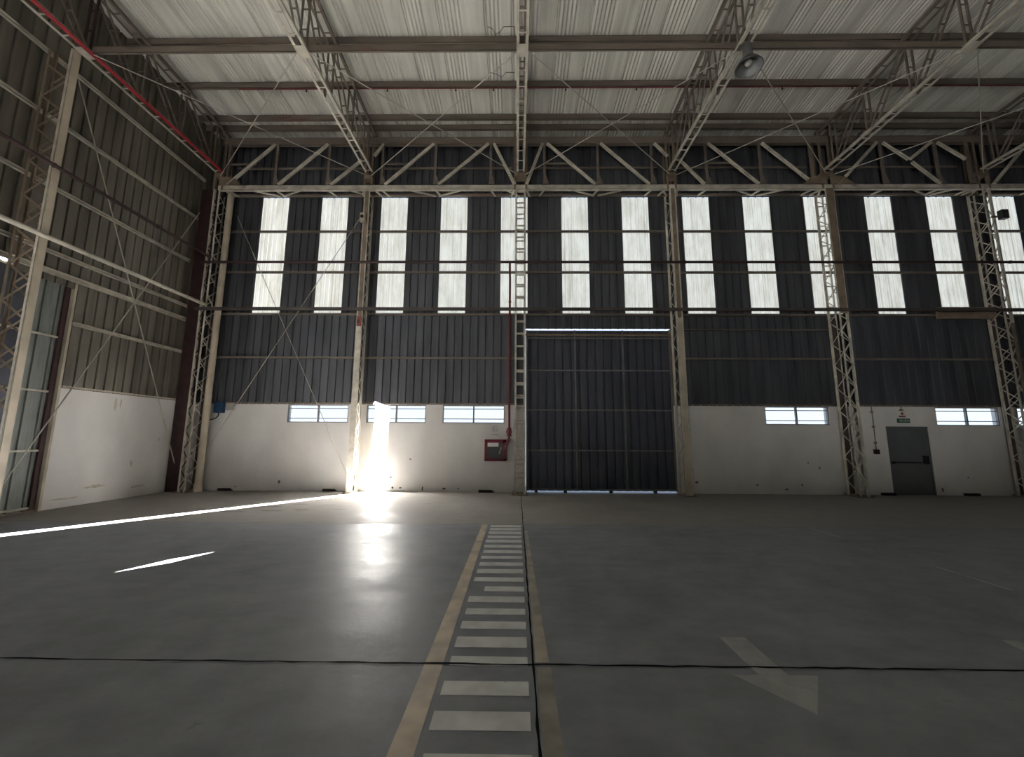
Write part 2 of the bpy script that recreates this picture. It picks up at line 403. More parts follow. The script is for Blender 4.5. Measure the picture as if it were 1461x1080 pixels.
# ------------------------------------------------------------------ setting: left wall
DY0, DY1, DZ = 4.14, 9.46, 5.42; DOP = 4.66
m = MB(); m.box((XL-wt, DY1+.02, 0), (XL, YB+.2, 2.85)); m.box((XL-wt, YF, 0), (XL, -3.3, 2.85)); m.box((XL-.05, -1.9, 0), (XL, DY0, 2.85))
m.box((XL-.02, -3.3, 0), (XL, -1.9, 2.0))
# torn corner: a leaf shaped hole that lets in a sliver of sun
out4 = [(-3.3,2.0),(-1.9,2.0),(-1.9,2.85),(-3.3,2.85)]
hole = [(-2.626,2.262),(-2.40,2.345),(-2.453,2.461),(-2.70,2.385)]
m.add([(XL-.01,y,z) for y, z in out4+hole], [(0,1,5,4),(1,2,6,5),(2,3,7,6),(3,0,4,7)])
wl = m.build('wall_left', M['masonry'])
tag(wl, 'left gable wall, white masonry below and olive ribbed sheeting above', 'wall', kind='structure')
m = MB(); zt_ = lambda y: zroof(y)+.03
ribbed(m, DY1+.02, YB, fl, 2.83, zt_, .25, .05, .035); ribbed(m, DY0, 7.6, fl, DZ-.16, zt_, .25, .05, .035); ribbed(m, 7.6, 8.2, fl, DZ+.06, zt_, .25, .05, .035); ribbed(m, 8.2, DY1+.02, fl, DZ-.16, zt_, .25, .05, .035); ribbed(m, YF, DY0, fl, 2.83, zt_, .25, .05, .035)
m.build('metal_cladding', M['cladleft'], wl)
s = MB(); s.box((XL, DY1+.06, 2.85), (XL+.045, YB-.1, 2.89)); s.build('flashing', M['pipe'], wl)
s = MB(); s.box((XL-.55, 7.0, 5.0), (XL-.11, 7.66, 5.9)); s.box((XL-.45, 8.25, 5.3), (XL-.03, 9.6, 5.9)); s.build('sun_blocker', M['oxide'], wl)  # unseen blocks added outside to stop sun leaking over the side gate
st = MB()
for y, z, ry, rz in ((10.9,2.55,.05,.22),(11.05,2.6,.03,.16),(10.7,.42,.25,.05),(10.5,.4,.1,.03),(11.6,.95,.05,.12),(12.4,1.6,.03,.05),(10.0,.2,.4,.03),(11.9,.28,.3,.05)):
    n = 12; st.add([(XL+.003, y+ry*math.cos(2*PI*k/n)*random.uniform(.5,1.1), z+rz*math.sin(2*PI*k/n)*random.uniform(.5,1.1)) for k in range(n)], [tuple(range(n))])
st.build('wall_stain', mat('faint_stain', (.47,.43,.37), .8, 0, .12, 8), wl)
# sliding side gate (door_3), standing a little open behind the picture edge
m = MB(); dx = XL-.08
m.cur = 1; ribbed(m, DOP, 8.62, lambda u, d, z: (dx-d, u, z), -.05, DZ-.02, .30, .05, .035, 8.92)  # darker sheet material on this stretch of the same leaf
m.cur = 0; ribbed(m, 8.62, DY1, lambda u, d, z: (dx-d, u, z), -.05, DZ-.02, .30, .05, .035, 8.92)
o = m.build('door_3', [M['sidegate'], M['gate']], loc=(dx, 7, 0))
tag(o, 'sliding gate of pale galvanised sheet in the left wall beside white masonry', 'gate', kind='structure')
for z in (.09, 1.36, 2.72, 4.02, DZ-.05):
    r = MB(); r.box((dx+.004,DOP,z-.022),(dx+.05,DY1-.03,z+.022)); r.build('frame_rail', M['steel'], o)
for y, mt in ((DOP+.05,'oxide'),(7.4,'oxide'),(9.36,'oxide')):
    r = MB(); r.box((dx+.004,y-.05,.05),(dx+.06,y+.05,DZ-.02)); r.build('frame_post', M[mt], o)
r = MB(); r.box((XL-.14,DY1-.03,0),(XL+.05,DY1+.025,DZ+.02)); r.build('jamb', M['pipe'], o)
r = MB(); r.box((XL-.07,DOP+.3,0),(XL-.01,DY1-.03,.04)); r.build('sill', M['brown'], o)

# hidden sides of the hall: right wall, front wall with an opening added to let sun in
m = MB(); m.box((XR,YF,0),(XR+.2,YB+.2,14.6)); tag(m.build('wall_right', M['wallplain']), 'far right wall of the hall', 'wall', kind='structure')
FO = (-9.4, -8.45, 3.4)  # added opening, sized to set how much sun brightens the roof
m = MB(); m.box((XL-.2,YF-.2,FO[2]),(XR+.2,YF,14.6)); m.box((FO[1],YF-.2,0),(XR+.2,YF,FO[2])); m.box((XL-.2,YF-.2,0),(FO[0],YF,FO[2]))
tag(m.build('wall_front', M['wallplain']), 'front wall behind the viewer with an added slot for sunlight', 'wall', kind='structure')

# ------------------------------------------------------------------ setting: roof
m = MB(); prof = []; x = XL-.1; k = 0
while x < XR+.1:
    # one sheet: a group of narrow ribs, then a plain strip with a lap line
    n = (5, 6, 4, 7)[k % 4]; k += 1
    for i in range(n):
        prof += [(x,0),(x+.035,.028),(x+.055,.028),(x+.09,0)]; x += .105
    prof += [(x,0)]; x += (.42,.30,.55,.24)[k % 4]
    prof += [(x,0),(x+.012,.04),(x+.022,.04),(x+.034,0)]; x += .05
ys = [YB+.25, 8.0, 0.0, YF-.2]; vs = []; fs = []
for y in ys: vs += [(px, y, zroof(y)+d) for px, d in prof]
n = len(prof)
for j in range(len(ys)-1):
    for i in range(n-1): fs.append((j*n+i, (j+1)*n+i, (j+1)*n+i+1, j*n+i+1))
m.add(vs, fs)
roof = m.build('ceiling', M['roof'])
tag(roof, 'pale ribbed roof sheeting sloping down to the back wall', 'ceiling', kind='structure')
for pts in ([(-.82,9.55),(-.70,9.6),(-.62,9.75),(-.5,9.68),(-.38,9.55),(-.22,9.55),(-.1,9.55),(-.09,9.75),(-.08,9.9)], [(-.82,10.85),(-.66,10.9),(-.5,11.0),(-.35,10.85),(-.1,10.85)]):
    c = MB(); c.tube([(x, y-.12, zroof(y-.12)-.012) for x, y in pts], .008, 6); c.build('crack', M['crack'], roof)

# outside ground and sky
m = MB(); m.add([(-45,-60,-.06),(45,-60,-.06),(45,15.5,-.06),(-45,15.5,-.06)], [(0,1,2,3)])
tag(m.build('ground_outside', M['outside']), 'concrete yard outside the hall', 'ground', kind='structure')

# ------------------------------------------------------------------ laced columns
def zigzag(mb, pa, pb, z0, z1, step, w=.028, t=.008, n0=0, up=None):
    """lacing between two vertical rails at plan points pa and pb"""
    z = z0; s = n0; d = Vector((pb[0]-pa[0], pb[1]-pa[1], 0)).normalized(); nrm = Vector((-d.y, d.x, 0))
    while z+step <= z1+.01:
        a, b = (pa, pb) if s % 2 == 0 else (pb, pa)
        mb.bar((a[0],a[1],z), (b[0],b[1],z+step), w, t, nrm); z += step; s += 1
clabel = ['laced steel corner column with dark red plate, in front of the pale downpipe', 'laced steel column beside the strip of sunlit white wall',
          'narrow battened steel column at the gate edge, in line with the floor walkway', 'laced steel column on the far side of the dark gate',
          'laced steel column with a wide brown plate, just before the grey exit door', 'open zigzag steel column carrying a dark floodlight near the picture edge']
def column(i):
    YC = 12.78 if i == 1 else globals()['YC']; x = CX[i]-(.07 if i == 1 else 0); hw = (.09,.07,.145,.085,.125,.11)[i]; zt = ZE
    t = thing('lattice_column', (x, (YC+YCB)/2, 0), clabel[i], 'column', 'laced columns along the back wall')
    main = M['steel']; leg = .055
    for s in (-1, 1):
        r = MB(); r.angle((x+s*hw, YC, .02), (x+s*hw, YC, zt), leg, .009, (0,1,0), -s if False else s, 1); r.build('front_chord', main, t)
        r = MB(); r.angle((x+s*hw, YCB, .02), (x+s*hw, YCB, zt), leg, .009, (0,1,0), s, -1); r.build('rear_chord', main, t)
        r = MB(); zigzag(r, (x+s*hw, YC+.03), (x+s*hw, YCB-.03), .1, zt-.1, .36, n0=(s > 0)*1); r.build('side_lacing', main, t)
    if i == 2:
        z = .5
        while z < zt-.1:
            r = MB(); r.box((x-hw, YC-.006, z-.03), (x+hw, YC+.004, z+.03)); r.build('batten', main, t); z += .41
        z = .62
        while z < zt-.1:
            r = MB(); r.box((x-hw, YCB-.004, z-.025), (x+hw, YCB+.006, z+.025)); r.build('batten', main, t); z += .41
        r = MB(); zigzag(r, (x-hw,YC), (x+hw,YC), .1, 2.2, .3, .03); r.build('front_lacing', main, t)
    elif i in (1, 3):
        r = MB(); r.box((x-.075, YC-.014, .02), (x+.075, YC-.004, 5.55)); r.build('face_plate', M['steel'] if i == 1 else M['pipe'], t)
        r = MB(); r.box((x-.06, YC-.012, 5.57), (x+.06, YC-.002, zt)); r.build('face_plate', M['brown'], t)
    elif i == 4:
        r = MB(); r.box((x-.105, YC-.014, 5.7), (x+.125, YC-.004, zt)); r.build('face_plate', M['brown'], t)
        r = MB(); zigzag(r, (x-hw,YC), (x+hw,YC), .1, 5.6, .36); r.build('front_lacing', main, t)
        z = .3
        while z < zt:
            r = MB(); r.box((x-hw, YCB-.004, z-.02), (x+hw, YCB+.006, z+.02)); r.build('batten', main, t); z += .36
    elif i == 5:
        r = MB(); zigzag(r, (x-hw,YC), (x+hw,YC), .1, zt-.1, .42, .035); r.build('front_lacing', main, t)
        r = MB(); zigzag(r, (x-hw,YCB), (x+hw,YCB), .1, zt-.1, .42, .03, n0=1); r.build('rear_lacing', main, t)
        r = MB(); r.box((x+.02, YC-.012, .02), (x+.13, YC-.003, 5.4)); r.build('face_plate', M['brown'], t)
    elif i == 0:
        r = MB(); r.box((XL+.13, YC+.02, .02), (x-.12, YC+.034, zt)); r.build('red_plate', M['oxide'], t)
        r = MB(); zigzag(r, (x-hw,YC), (x+hw,YC), .1, zt-.1, .3, .03); r.build('front_lacing', M['oxide'], t)
    if i in (0, 4, 5):
        r = MB(); r.box((x-hw+.02, YCB-.012, .05), (x+hw-.02, YCB-.004, 5.6)); r.build('back_plate', M['darkrail'], t)
    # upper post reaching the roof truss
    r = MB()
    for s in (-1, 1):
        r.angle((x+s*(hw+.05), YC+.02, zt), (x+s*(hw+.05), YC+.02, 12.2), .07, .01, (0,1,0), s, 1)
        r.angle((x+s*(hw+.03), YCB-.1, zt), (x+s*(hw+.03), YCB-.1, 12.2), .06, .01, (0,1,0), s, -1)
    r.build('upper_post', M['brown'], t)
    r = MB(); r.box((x-hw-.06, YC-.02, ZT-.16), (x+hw+.06, YC+.3, ZT-.02)); r.build('truss_seat', M['brown'], t)
    r = MB(); r.box((x-hw-.1, YC-.09, 0), (x+hw+.1, YCB+.08, .022))
    for a in (-1,1):
        for b in (YC-.05, YCB+.04): r.tube([(x+a*(hw+.06), b, .02), (x+a*(hw+.06), b, .07)], .016, 6)
    r.build('base_plate', M['brown'], t)
    return t
for i in range(6): column(i)

# column against the left wall (second frame line)
gy = 8.10; t = thing('gable_column', (-10.5, gy, 0), 'tall plated steel column against the left wall at the picture edge', 'column')
r = MB(); r.box((-10.20,gy-.065,.02),(-10.188,gy+.075,10.5)); r.build('face_plate', M['pipe'], t)
for s in (-1,1):
    r = MB(); r.angle((-10.215,gy+s*.055,.02),(-10.215,gy+s*.055,10.5), .05, .009, (1,0,0), s, -1); r.build('front_chord', M['steel'], t)
    r = MB(); r.angle((-10.78,gy+s*.055,.02),(-10.78,gy+s*.055,10.5), .05, .009, (1,0,0), s, 1); r.build('rear_chord', M['brown'], t)
    r = MB(); zigzag(r, (-10.23,gy+s*.06), (-10.76,gy+s*.06), .1, 10.4, .40, .045, n0=(s > 0)*1); r.build('side_lacing', M['brown'], t)
r = MB(); r.box((-10.86,gy-.14,0),(-10.1,gy+.14,.022)); r.build('base_plate', M['brown'], t)

# ------------------------------------------------------------------ roof trusses
NODES = [12.25, 10.95, 9.60, 8.28, 6.95, 5.62, 4.29, 2.96, 1.63]
tlabel = ['roof truss along the left gable wall, with the bright red pipe on it', 'ladder-chord roof truss above the sunlit column',
          'roof truss seen end-on, directly over the painted floor walkway', 'roof truss with the round high-bay lamp beside it',
          'roof truss running up from the brown plated column', 'roof truss at the top corner beyond the brown plated column']
def zup(y): return 12.08 + .065*(12.8-y)
def ladder(mb, p, q, hw, leg, rung, rw=.035):
    """two parallel angles at x +-hw joined by rungs"""
    p = Vector(p); q = Vector(q); L = (q-p).length; X = Vector((1,0,0))
    for s in (-1,1): mb.angle(p+X*s*hw, q+X*s*hw, leg, .009, (0,0,1), -s, 1)
    n = max(1, int(L/rung))
    for i in range(n+1):
        c = p.lerp(q, (i+.15)/(n+.3)); mb.bar(c-X*hw, c+X*hw, rw, .01, (q-p).normalized().cross(X))
def web(mb, p, q, hw, w=.04, rung=.55):
    p = Vector(p); q = Vector(q); X = Vector((1,0,0)); L = (q-p).length
    for s in (-1,1): mb.bar(p+X*s*hw, q+X*s*hw, w, w*.8, X)
    n = max(1, int(L/rung))
    for i in range(1, n): mb.bar(p.lerp(q, i/n)-X*hw, p.lerp(q, i/n)+X*hw, .03, .02, (0,0,1))
for i in range(6):
    x = TX[i]; hw = .105
    t = thing('roof_truss', (x, 7, ZT), tlabel[i], 'truss', 'roof trusses across the hall')
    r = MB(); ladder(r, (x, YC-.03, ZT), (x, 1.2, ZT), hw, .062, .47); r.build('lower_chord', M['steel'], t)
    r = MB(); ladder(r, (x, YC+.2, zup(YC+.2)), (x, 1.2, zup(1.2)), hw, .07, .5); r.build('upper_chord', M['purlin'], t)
    for k, y in enumerate(NODES):
        r = MB(); web(r, (x, y, ZT+.05), (x, y, zup(y)), .085, .045)
        r.build('vertical_post', M['oxide'] if (i == 0 and k == 3) else M['purlin'], t)
        if k+1 < len(NODES):
            r = MB(); web(r, (x, y-.04, ZT+.05), (x, NODES[k+1]+.05, zup(NODES[k+1])), .07, .042); r.build('diagonal_brace', M['purlin'], t)
    for y in (YT,):
        r = MB(); r.box((x-hw-.03, y-.16, ZT-.012), (x+hw+.03, y+.16, ZT-.002)); r.build('gusset_plate', M['steel'], t)

# ------------------------------------------------------------------ purlins, tie beam
plabel = ['purlin under the roof sheets just above the long tie beam', 'purlin carrying the thin red sprinkler pipe', 'purlin near the eave above the truss ends', 'eave purlin against the top of the back wall']
for y, lb in zip((9.67, 11.0, 12.2, 12.62), plabel):
    m = MB(); zc = zpur(y)+.10
    m.channel((XL+.05, y+.035, zc), (XR-.05, y+.035, zc), .07, .20, .01, (0,0,1), -1)
    o = m.build('roof_purlin', M['purlin'], loc=(0, y, zc)); tag(o, 'long steel '+lb, 'purlin', 'roof purlins')
for y, w in ((8.3,'directly over the tie beam line'),(6.95,'overhead and nearest the viewer')):
    m = MB(); zc = zpur(y)+.10
    m.channel((XL+.05, y+.035, zc), (XR-.05, y+.035, zc), .07, .20, .01, (0,0,1), -1)
    tag(m.build('roof_purlin', M['purlin'], loc=(0,y,zc)), 'long steel purlin '+w, 'purlin', 'roof purlins')
m = MB(); m.channel((-10.2, YT+.06, ZT+.13), (XR-.1, YT+.06, ZT+.13), .05, .17, .01, (0,0,1), -1)
tag(m.build('tie_beam', M['purlin'], loc=(0, YT, ZT+.1)), 'long steel tie beam crossing every truss at lower chord height', 'beam')

# ------------------------------------------------------------------ eave girders (one per bay)
VX = [[-9.95,-8.29,-6.48],[-4.63,-2.81,-.92],[.91,2.73,4.55],[6.39,8.22,9.93],[12.31,14.14,15.2],[17.4,18.9,20.0]]
elabel = ['eave girder between the corner column and the sunlit column', 'eave girder between the sunlit column and the battened gate column', 'eave girder above the dark gate',
          'eave girder between the gate and the brown plated column', 'eave girder above the exit door bay', 'eave girder beyond the zigzag column']
ZC0, ZC1 = 10.2, 11.73
for b in range(6):
    x0, x1 = CX[b], CX[b+1]
    t = thing('eave_girder', ((x0+x1)/2, YC, ZE), elabel[b], 'girder', 'eave girders along the back wall')
    yc = YC+.02
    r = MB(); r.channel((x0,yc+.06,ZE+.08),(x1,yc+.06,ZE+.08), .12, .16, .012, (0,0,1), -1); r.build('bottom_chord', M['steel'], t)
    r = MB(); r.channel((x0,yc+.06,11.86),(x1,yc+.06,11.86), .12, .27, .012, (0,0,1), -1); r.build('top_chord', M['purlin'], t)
    r = MB(); r.bar((x0,YB-.14,10.10),(x1,YB-.14,10.10), .09, .07); r.build('wall_chord', M['purlin'], t)
    vx = VX[b]
    for v in vx:
        r = MB(); r.bar((v,yc,ZC0),(v,yc,ZC1), .075, .06, (0,1,0)); r.add([(v-.06,yc-.034,ZC0),(v+.16,yc-.034,ZC0),(v+.05,yc-.034,ZC0+.33),(v-.03,yc-.034,ZC0+.33)], [(0,1,2,3)])
        r.build('vertical_post', M['purlin'], t)
    dg = []
    if b in (0,1):
        dg = [((x0+.15,ZC1-.45),(vx[0],ZC1)), ((vx[0]+.12,ZC0),(vx[1]-.08,ZC1)), ((vx[1]+.12,ZC0),(vx[2]-.08,ZC1)), ((vx[2]+.1,ZC1) if b else (vx[2]+.12,ZC0), (x1-.2,ZC0) if b else (x1-.25,ZC0+.95))]
        if b == 0: dg[0] = ((x0+.32,ZC0),(vx[1]-.08-.02,ZC1)); dg[1] = ((vx[1]+.12,ZC0),(vx[2]-.08,ZC1)); dg[2] = None
    elif b in (2,):
        dg = [((x0+.2,ZC0),(vx[0]-.06,ZC1)), ((vx[0]+.1,ZC1),(vx[1]-.1,ZC0)), ((vx[1]+.1,ZC1),(vx[2]-.1,ZC0)), ((vx[2]+.12,ZC1),(x1-.1,ZC1-.5))]
    elif b == 3:
        dg = [((x0+.15,ZC1-.45),(vx[0]-.1,ZC0)), ((vx[0]+.1,ZC1),(vx[1]-.1,ZC0)), ((vx[1]+.1,ZC1),(vx[2]-.15,ZC0+.15))]
    elif b == 5:
        dg = [((x0+.3,ZC0),(vx[0]-.1,ZC1)), ((vx[0]+.1,ZC1),(vx[1]-.1,ZC0))]
    else:
        dg = [((x0+.35,ZC0),(vx[0]-.1,ZC1)), ((vx[0]+.1,ZC1),(13.2,11.1)), ((13.25,11.1),(vx[1]-.1,ZC1)), ((vx[1]+.1,ZC1),(15.1,11.1)), ((vx[1]-.0,ZC0),(13.3,11.0))]
    for d in dg:
        if d is None: continue
        (a,za),(c,zc) = d
        r = MB(); r.bar((a,yc-.01,za),(c,yc-.01,zc), .10, .055, (0,1,0)); r.bar((a,yc-.045,za),(c,yc-.045,zc), .012, .03, (0,1,0))
        r.build('diagonal_brace', M['steel'], t)
    # rear plane: thin rail and counter braces on the sheeting
    r = MB(); r.bar((x0+.3,YB-.12,11.15),(x1-.3,YB-.12,11.15), .06, .06); r.build('rear_rail', M['purlin'], t)
    if b != 4:
        for (a, c) in ((vx[0], vx[1]),):
            mid = (a+c)/2
            r = MB(); r.bar((a+.02,yc+.05,11.02),(mid+.1,yc+.05,11.02), .05, .05); r.build('short_rail', M['purlin'], t)
    # flat wind bracing between girder and wall
    for k, v in enumerate(vx):
        r = MB(); sgn = 1 if v < 0 else -1
        r.bar((v,yc+.05,ZE+.01),(v+sgn*.14,YB-.14,ZE+.03), .055, .04); r.build('wind_strut', M['steel'], t)
        nx = vx[k+1] if k+1 < len(vx) else x1
        r = MB(); r.bar((v+(nx-v)*.5,yc+.05,ZE+.01),(v+(nx-v)*(.03 if k % 2 else .97),YB-.14,ZE+.03), .055, .04); r.build('wind_strut', M['steel'], t)
    r = MB()
    for s, xx in ((1,x0),(-1,x1)): r.bar((xx+s*.2,yc+.05,ZE+.01),(xx+s*.32,YB-.14,ZE+.03), .06, .045)
    r.build('end_strut', M['steel'], t)
    if b in (0,3,4):
        r = MB()
        for s, xx in (((1,x0),) if b == 0 else ((-1,x1),) if b == 3 else ((1,x0),)):
            r.add([(xx+s*.05,yc-.045,ZC0-.02),(xx+s*.85,yc-.045,ZC0-.02),(xx+s*.55,yc-.045,ZC0+.26),(xx+s*.05,yc-.045,ZC0+.30)], [(0,1,2,3)])
        r.build('gusset_plate', M['brown'], t)

# ------------------------------------------------------------------ wall girts
def girt(x0, x1, z, lb, y=YB-.075, mt='purlin', h=.07):
    m = MB(); m.channel((x0,y,z),(x1,y,z), .07, h, .008, (0,0,1), -1)
    tag(m.build('wall_girt', M[mt], loc=((x0+x1)/2, y, z)), lb, 'girt', 'girts of the back wall')
girt(XL+.1, XR-.1, 8.781, 'thin steel girt crossing the upper third of the translucent strips')
girt(XL+.1, XR-.1, 7.292, 'thin steel girt crossing the strips just under the dark pipe')
girt(XL+.1, XR-.1, 5.806, 'thin steel girt along the lower ends of the translucent strips')
girt(XL+.1, GATE[0]-.05, 4.315, 'thin steel girt on dark sheeting left of the gate')
girt(GATE[1]+.1, CX[4]-.1, 4.315, 'lower thin steel girt between gate and brown plated column')
girt(CX[4]+.15, XR-.1, 4.315, 'thin steel girt on the dark sheeting above the exit door')
girt(GATE[1]+.15, CX[4]-.1, 5.295, 'upper thin steel girt between gate and brown plated column', h=.05)
def lgirt(y0, y1, z, lb, h=.085):
    m = MB(); m.channel((XL+.07,y0,z),(XL+.07,y1,z), .07, h, .008, (0,0,1), 1)
    tag(m.build('wall_girt', M['steel'], loc=(XL+.07,(y0+y1)/2,z)), lb, 'girt', 'girts of the left wall')
lgirt(2, 12.85, 10.47, 'topmost steel girt of the left wall, under the red piped truss')
lgirt(2, 12.85, 9.0, 'second steel girt from the top of the left wall')
lgirt(2, 12.6, 7.43, 'steel girt of the left wall just under the dark red pipe')
lgirt(2, 12.75, 5.93, 'steel girt of the left wall next below the round rail')
lgirt(2, 13.0, 5.48, 'doubled steel girt over the side gate on the left wall', .12)
lgirt(DY1+.05, 12.85, 4.41, 'short steel girt above the white masonry of the left wall', .09)

# ------------------------------------------------------------------ pipes and rails
def flange(mb, p, d, r=.055): mb.tube([Vector(p)-Vector(d)*.02, Vector(p)+Vector(d)*.02], r, 12)
m = MB(); m.tube([(-10.08, YC-.1, ZT-.015), (-10.08, 1.5, ZT-.015)], .045, 12)
for y in (11.2, 9.7, 6.9): flange(m, (-10.08,y,ZT-.015), (0,1,0), .058)
tag(m.build('red_pipe', M['red'], loc=(-10.08,7,ZT), smooth=False), 'bright red fire pipe running along the lower chord by the left wall', 'pipe')
m = MB(); m.tube([(-10.13, 2, 7.55), (-10.13, YC-.09, 7.55)], .042, 12)
for y in (8.0, 10.6): flange(m, (-10.13,y,7.55), (0,1,0))
tag(m.build('wall_pipe', M['oxide'], loc=(-10.13,8,7.55)), 'dark red pipe along the left wall columns', 'pipe')
m = MB(); m.tube([(CX[0]-.2, YC-.085, 7.39), (XR-.2, YC-.085, 7.39)], .042, 12)
for x in (CX[1],CX[2],CX[3],CX[4],CX[5]): flange(m, (x+.25,YC-.085,7.39), (1,0,0))
mp_ = m.build('wall_pipe', M['oxide'], loc=(5,YC-.085,7.39)); tag(mp_, 'dark red pipe crossing all translucent strips at mid height', 'pipe')
m = MB(); m.tube([(-10.13, 2, 5.94), (-10.13, YC-.1, 5.94)], .05, 12)
tag(m.build('round_rail', M['steel'], loc=(-10.13,8,5.94)), 'pale round rail along the left wall columns below the red pipe', 'rail')
m = MB(); m.bar((CX[0]-.2, YC-.075, 5.80), (XR-.2, YC-.075, 5.80), .09, .09)
tag(m.build('square_rail', M['darkrail'], loc=(5,YC-.075,5.8)), 'dark square rail crossing the bottom of the translucent strips', 'rail')
m = MB(); yp = 11.0; zp = zpur(yp)-.05; m.tube([(-8.6, yp, zp), (XR-.3, yp, zp)], .018, 8)
o = m.build('sprinkler_pipe', M['riser'], loc=(5,yp,zp)); tag(o, 'thin red sprinkler pipe hung under a roof purlin', 'pipe')
for x in (-1.9,-.75,.0,1.45,3.6,6.1,8.0,10.1,-4.0,-6.5):
    r = MB(); r.tube([(x,yp,zp-.02),(x,yp,zp-.07)], .015, 8); r.tube([(x,yp,zp-.07),(x,yp,zp-.085)], .03, 8); r.build('sprinkler_head', M['oxide'], o)
# riser with valve feeding the hose cabinet
m = MB(); xr = -.245; yr = YC+.38
m.tube([(xr,YC-.085,7.36),(xr,YC-.02,7.2),(xr,yr,7.0),(xr,yr,1.75),(xr-.02,yr,1.62),(xr-.10,yr,1.52),(xr-.2,yr+.02,1.50)], .036, 12)
for z in (6.2, 4.3, 2.9): flange(m, (xr,yr,z), (0,0,1), .05)
o = m.build('riser_pipe', M['riser'], loc=(xr,yr,4)); tag(o, 'dark red riser pipe beside the battened column, feeding the hose cabinet', 'pipe')
r = MB(); r.tube([(xr,yr,1.80),(xr,yr,1.98)], .06, 12); r.tube([(xr,yr,1.90),(xr,yr-.13,1.90)], .03, 10); flange(r, (xr,yr,1.78), (0,0,1), .075); flange(r, (xr,yr,2.0), (0,0,1), .075); r.build('valve_body', M['cabred'], o)
r = MB(); r.tube([(xr+.085*math.cos(a*PI/8),yr-.14,1.90+.085*math.sin(a*PI/8)) for a in range(17)], .012, 6); r.bar((xr-.08,yr-.14,1.9),(xr+.08,yr-.14,1.9), .015, .015); r.build('hand_wheel', M['cabred'], o)

# hose cabinet
x0, x1, z0, z1 = -1.02, -.33, .98, 1.66; yb = YB-.002; yf = YB-.20
t = thing('hose_cabinet', ((x0+x1)/2, YB-.1, z0), 'red fire hose cabinet with glazed front on the white wall', 'cabinet')
m = MB(); m.box((x0,yf+.02,z0),(x1,yb,z0+.02)); m.box((x0,yf+.02,z1-.02),(x1,yb,z1)); m.box((x0,yf+.02,z0),(x0+.02,yb,z1)); m.box((x1-.02,yf+.02,z0),(x1,yb,z1)); m.box((x0,yb-.02,z0),(x1,yb,z1))
m.build('body', M['cabred'], t)
m = MB(); f = .085; m.box((x0,yf,z0),(x1,yf+.02,z0+f)); m.box((x0,yf,z1-f-.02),(x1,yf+.02,z1)); m.box((x0,yf,z0),(x0+f,yf+.02,z1)); m.box((x1-f-.03,yf,z0),(x1,yf+.02,z1))
d = m.build('door', M['cabred'], t)
m = MB(); m.box((x0+f,yf+.010,z0+f),(x1-f-.03,yf+.014,z1-f-.02)); m.build('glass', M['dark'], d)
m = MB(); m.box((x0+f+.01,yf+.002,z1-.23),(x0+f+.36,yf+.009,z1-.095)); m.build('notice_label', mat('label_white', (.85,.84,.8), .5, 0, .03), d)
m = MB(); m.box((x1-.045,yf-.02,z1-.30),(x1-.02,yf,z1-.16)); m.build('latch', M['signwhite'], d)
m = MB()
for a in range(3): m.tube([((x0+x1)/2-.04+(.12+.03*a)*math.cos(k*PI/12), yf+.09+.012*a, z0+.25+(.12+.03*a)*math.sin(k*PI/12)) for k in range(25)], .022, 8)
m.build('hose_coil', M['signwhite'], t)
m = MB(); m.tube([(x1-.22,yf+.006,z0+.22),(x1-.17,yf+.006,z0+.38),(x1-.16,yf+.006,z0+.44)], .022, 8); m.build('nozzle', M['greybox'], t)

# stencilled fire hose mark on the wall
m = MB(); cx, cz = -.70, 1.99; ys_ = YB-.003
pts = [(cx+.105*math.cos(a*PI/12), cz+.105*math.sin(a*PI/12)) for a in range(24)]; pin = [(cx+.085*math.cos(a*PI/12), cz+.085*math.sin(a*PI/12)) for a in range(24)]
m.add([(a,ys_,b) for a,b in pts+pin], [(k,(k+1)%24,24+(k+1)%24,24+k) for k in range(24)])
for a, b, w, h in ((-.03,.02,.04,.07),(.035,-.02,.035,.055),(.0,-.045,.06,.02),(-.045,-.03,.02,.05)): m.add([(cx+a-w/2,ys_,cz+b-h/2),(cx+a+w/2,ys_,cz+b-h/2),(cx+a+w/2,ys_,cz+b+h/2),(cx+a-w/2,ys_,cz+b+h/2)], [(0,1,2,3)])
for k in range(6):
    a = -.11+.038*k; m.add([(cx+a,ys_,cz-.19),(cx+a+.026,ys_,cz-.19),(cx+a+.026,ys_,cz-.155),(cx+a,ys_,cz-.155)], [(0,1,2,3)])
tag(m.build('stencil_sign', M['signgrey'], loc=(cx,YB,cz)), 'faint grey stencilled hose symbol on white wall above the red cabinet', 'sign')

# downpipe in the corner
m = MB(); xd, yd = -9.98, 12.98
m.tube([(xd,yd,.12),(xd,yd,ZE-.02)], .098, 20)
for z in (3.0, 6.0, 9.0): m.tube([(xd,yd,z-.03),(xd,yd,z+.03)], .108, 20)
o = m.build('downpipe', M['pipe'], loc=(xd,yd,0), smooth=False); tag(o, 'fat pale round downpipe beside the corner column', 'pipe')
r = MB(); r.tube([(xd,yd,0),(xd,yd,.2)], .125, 20); r.build('shoe', M['pipe'], o)

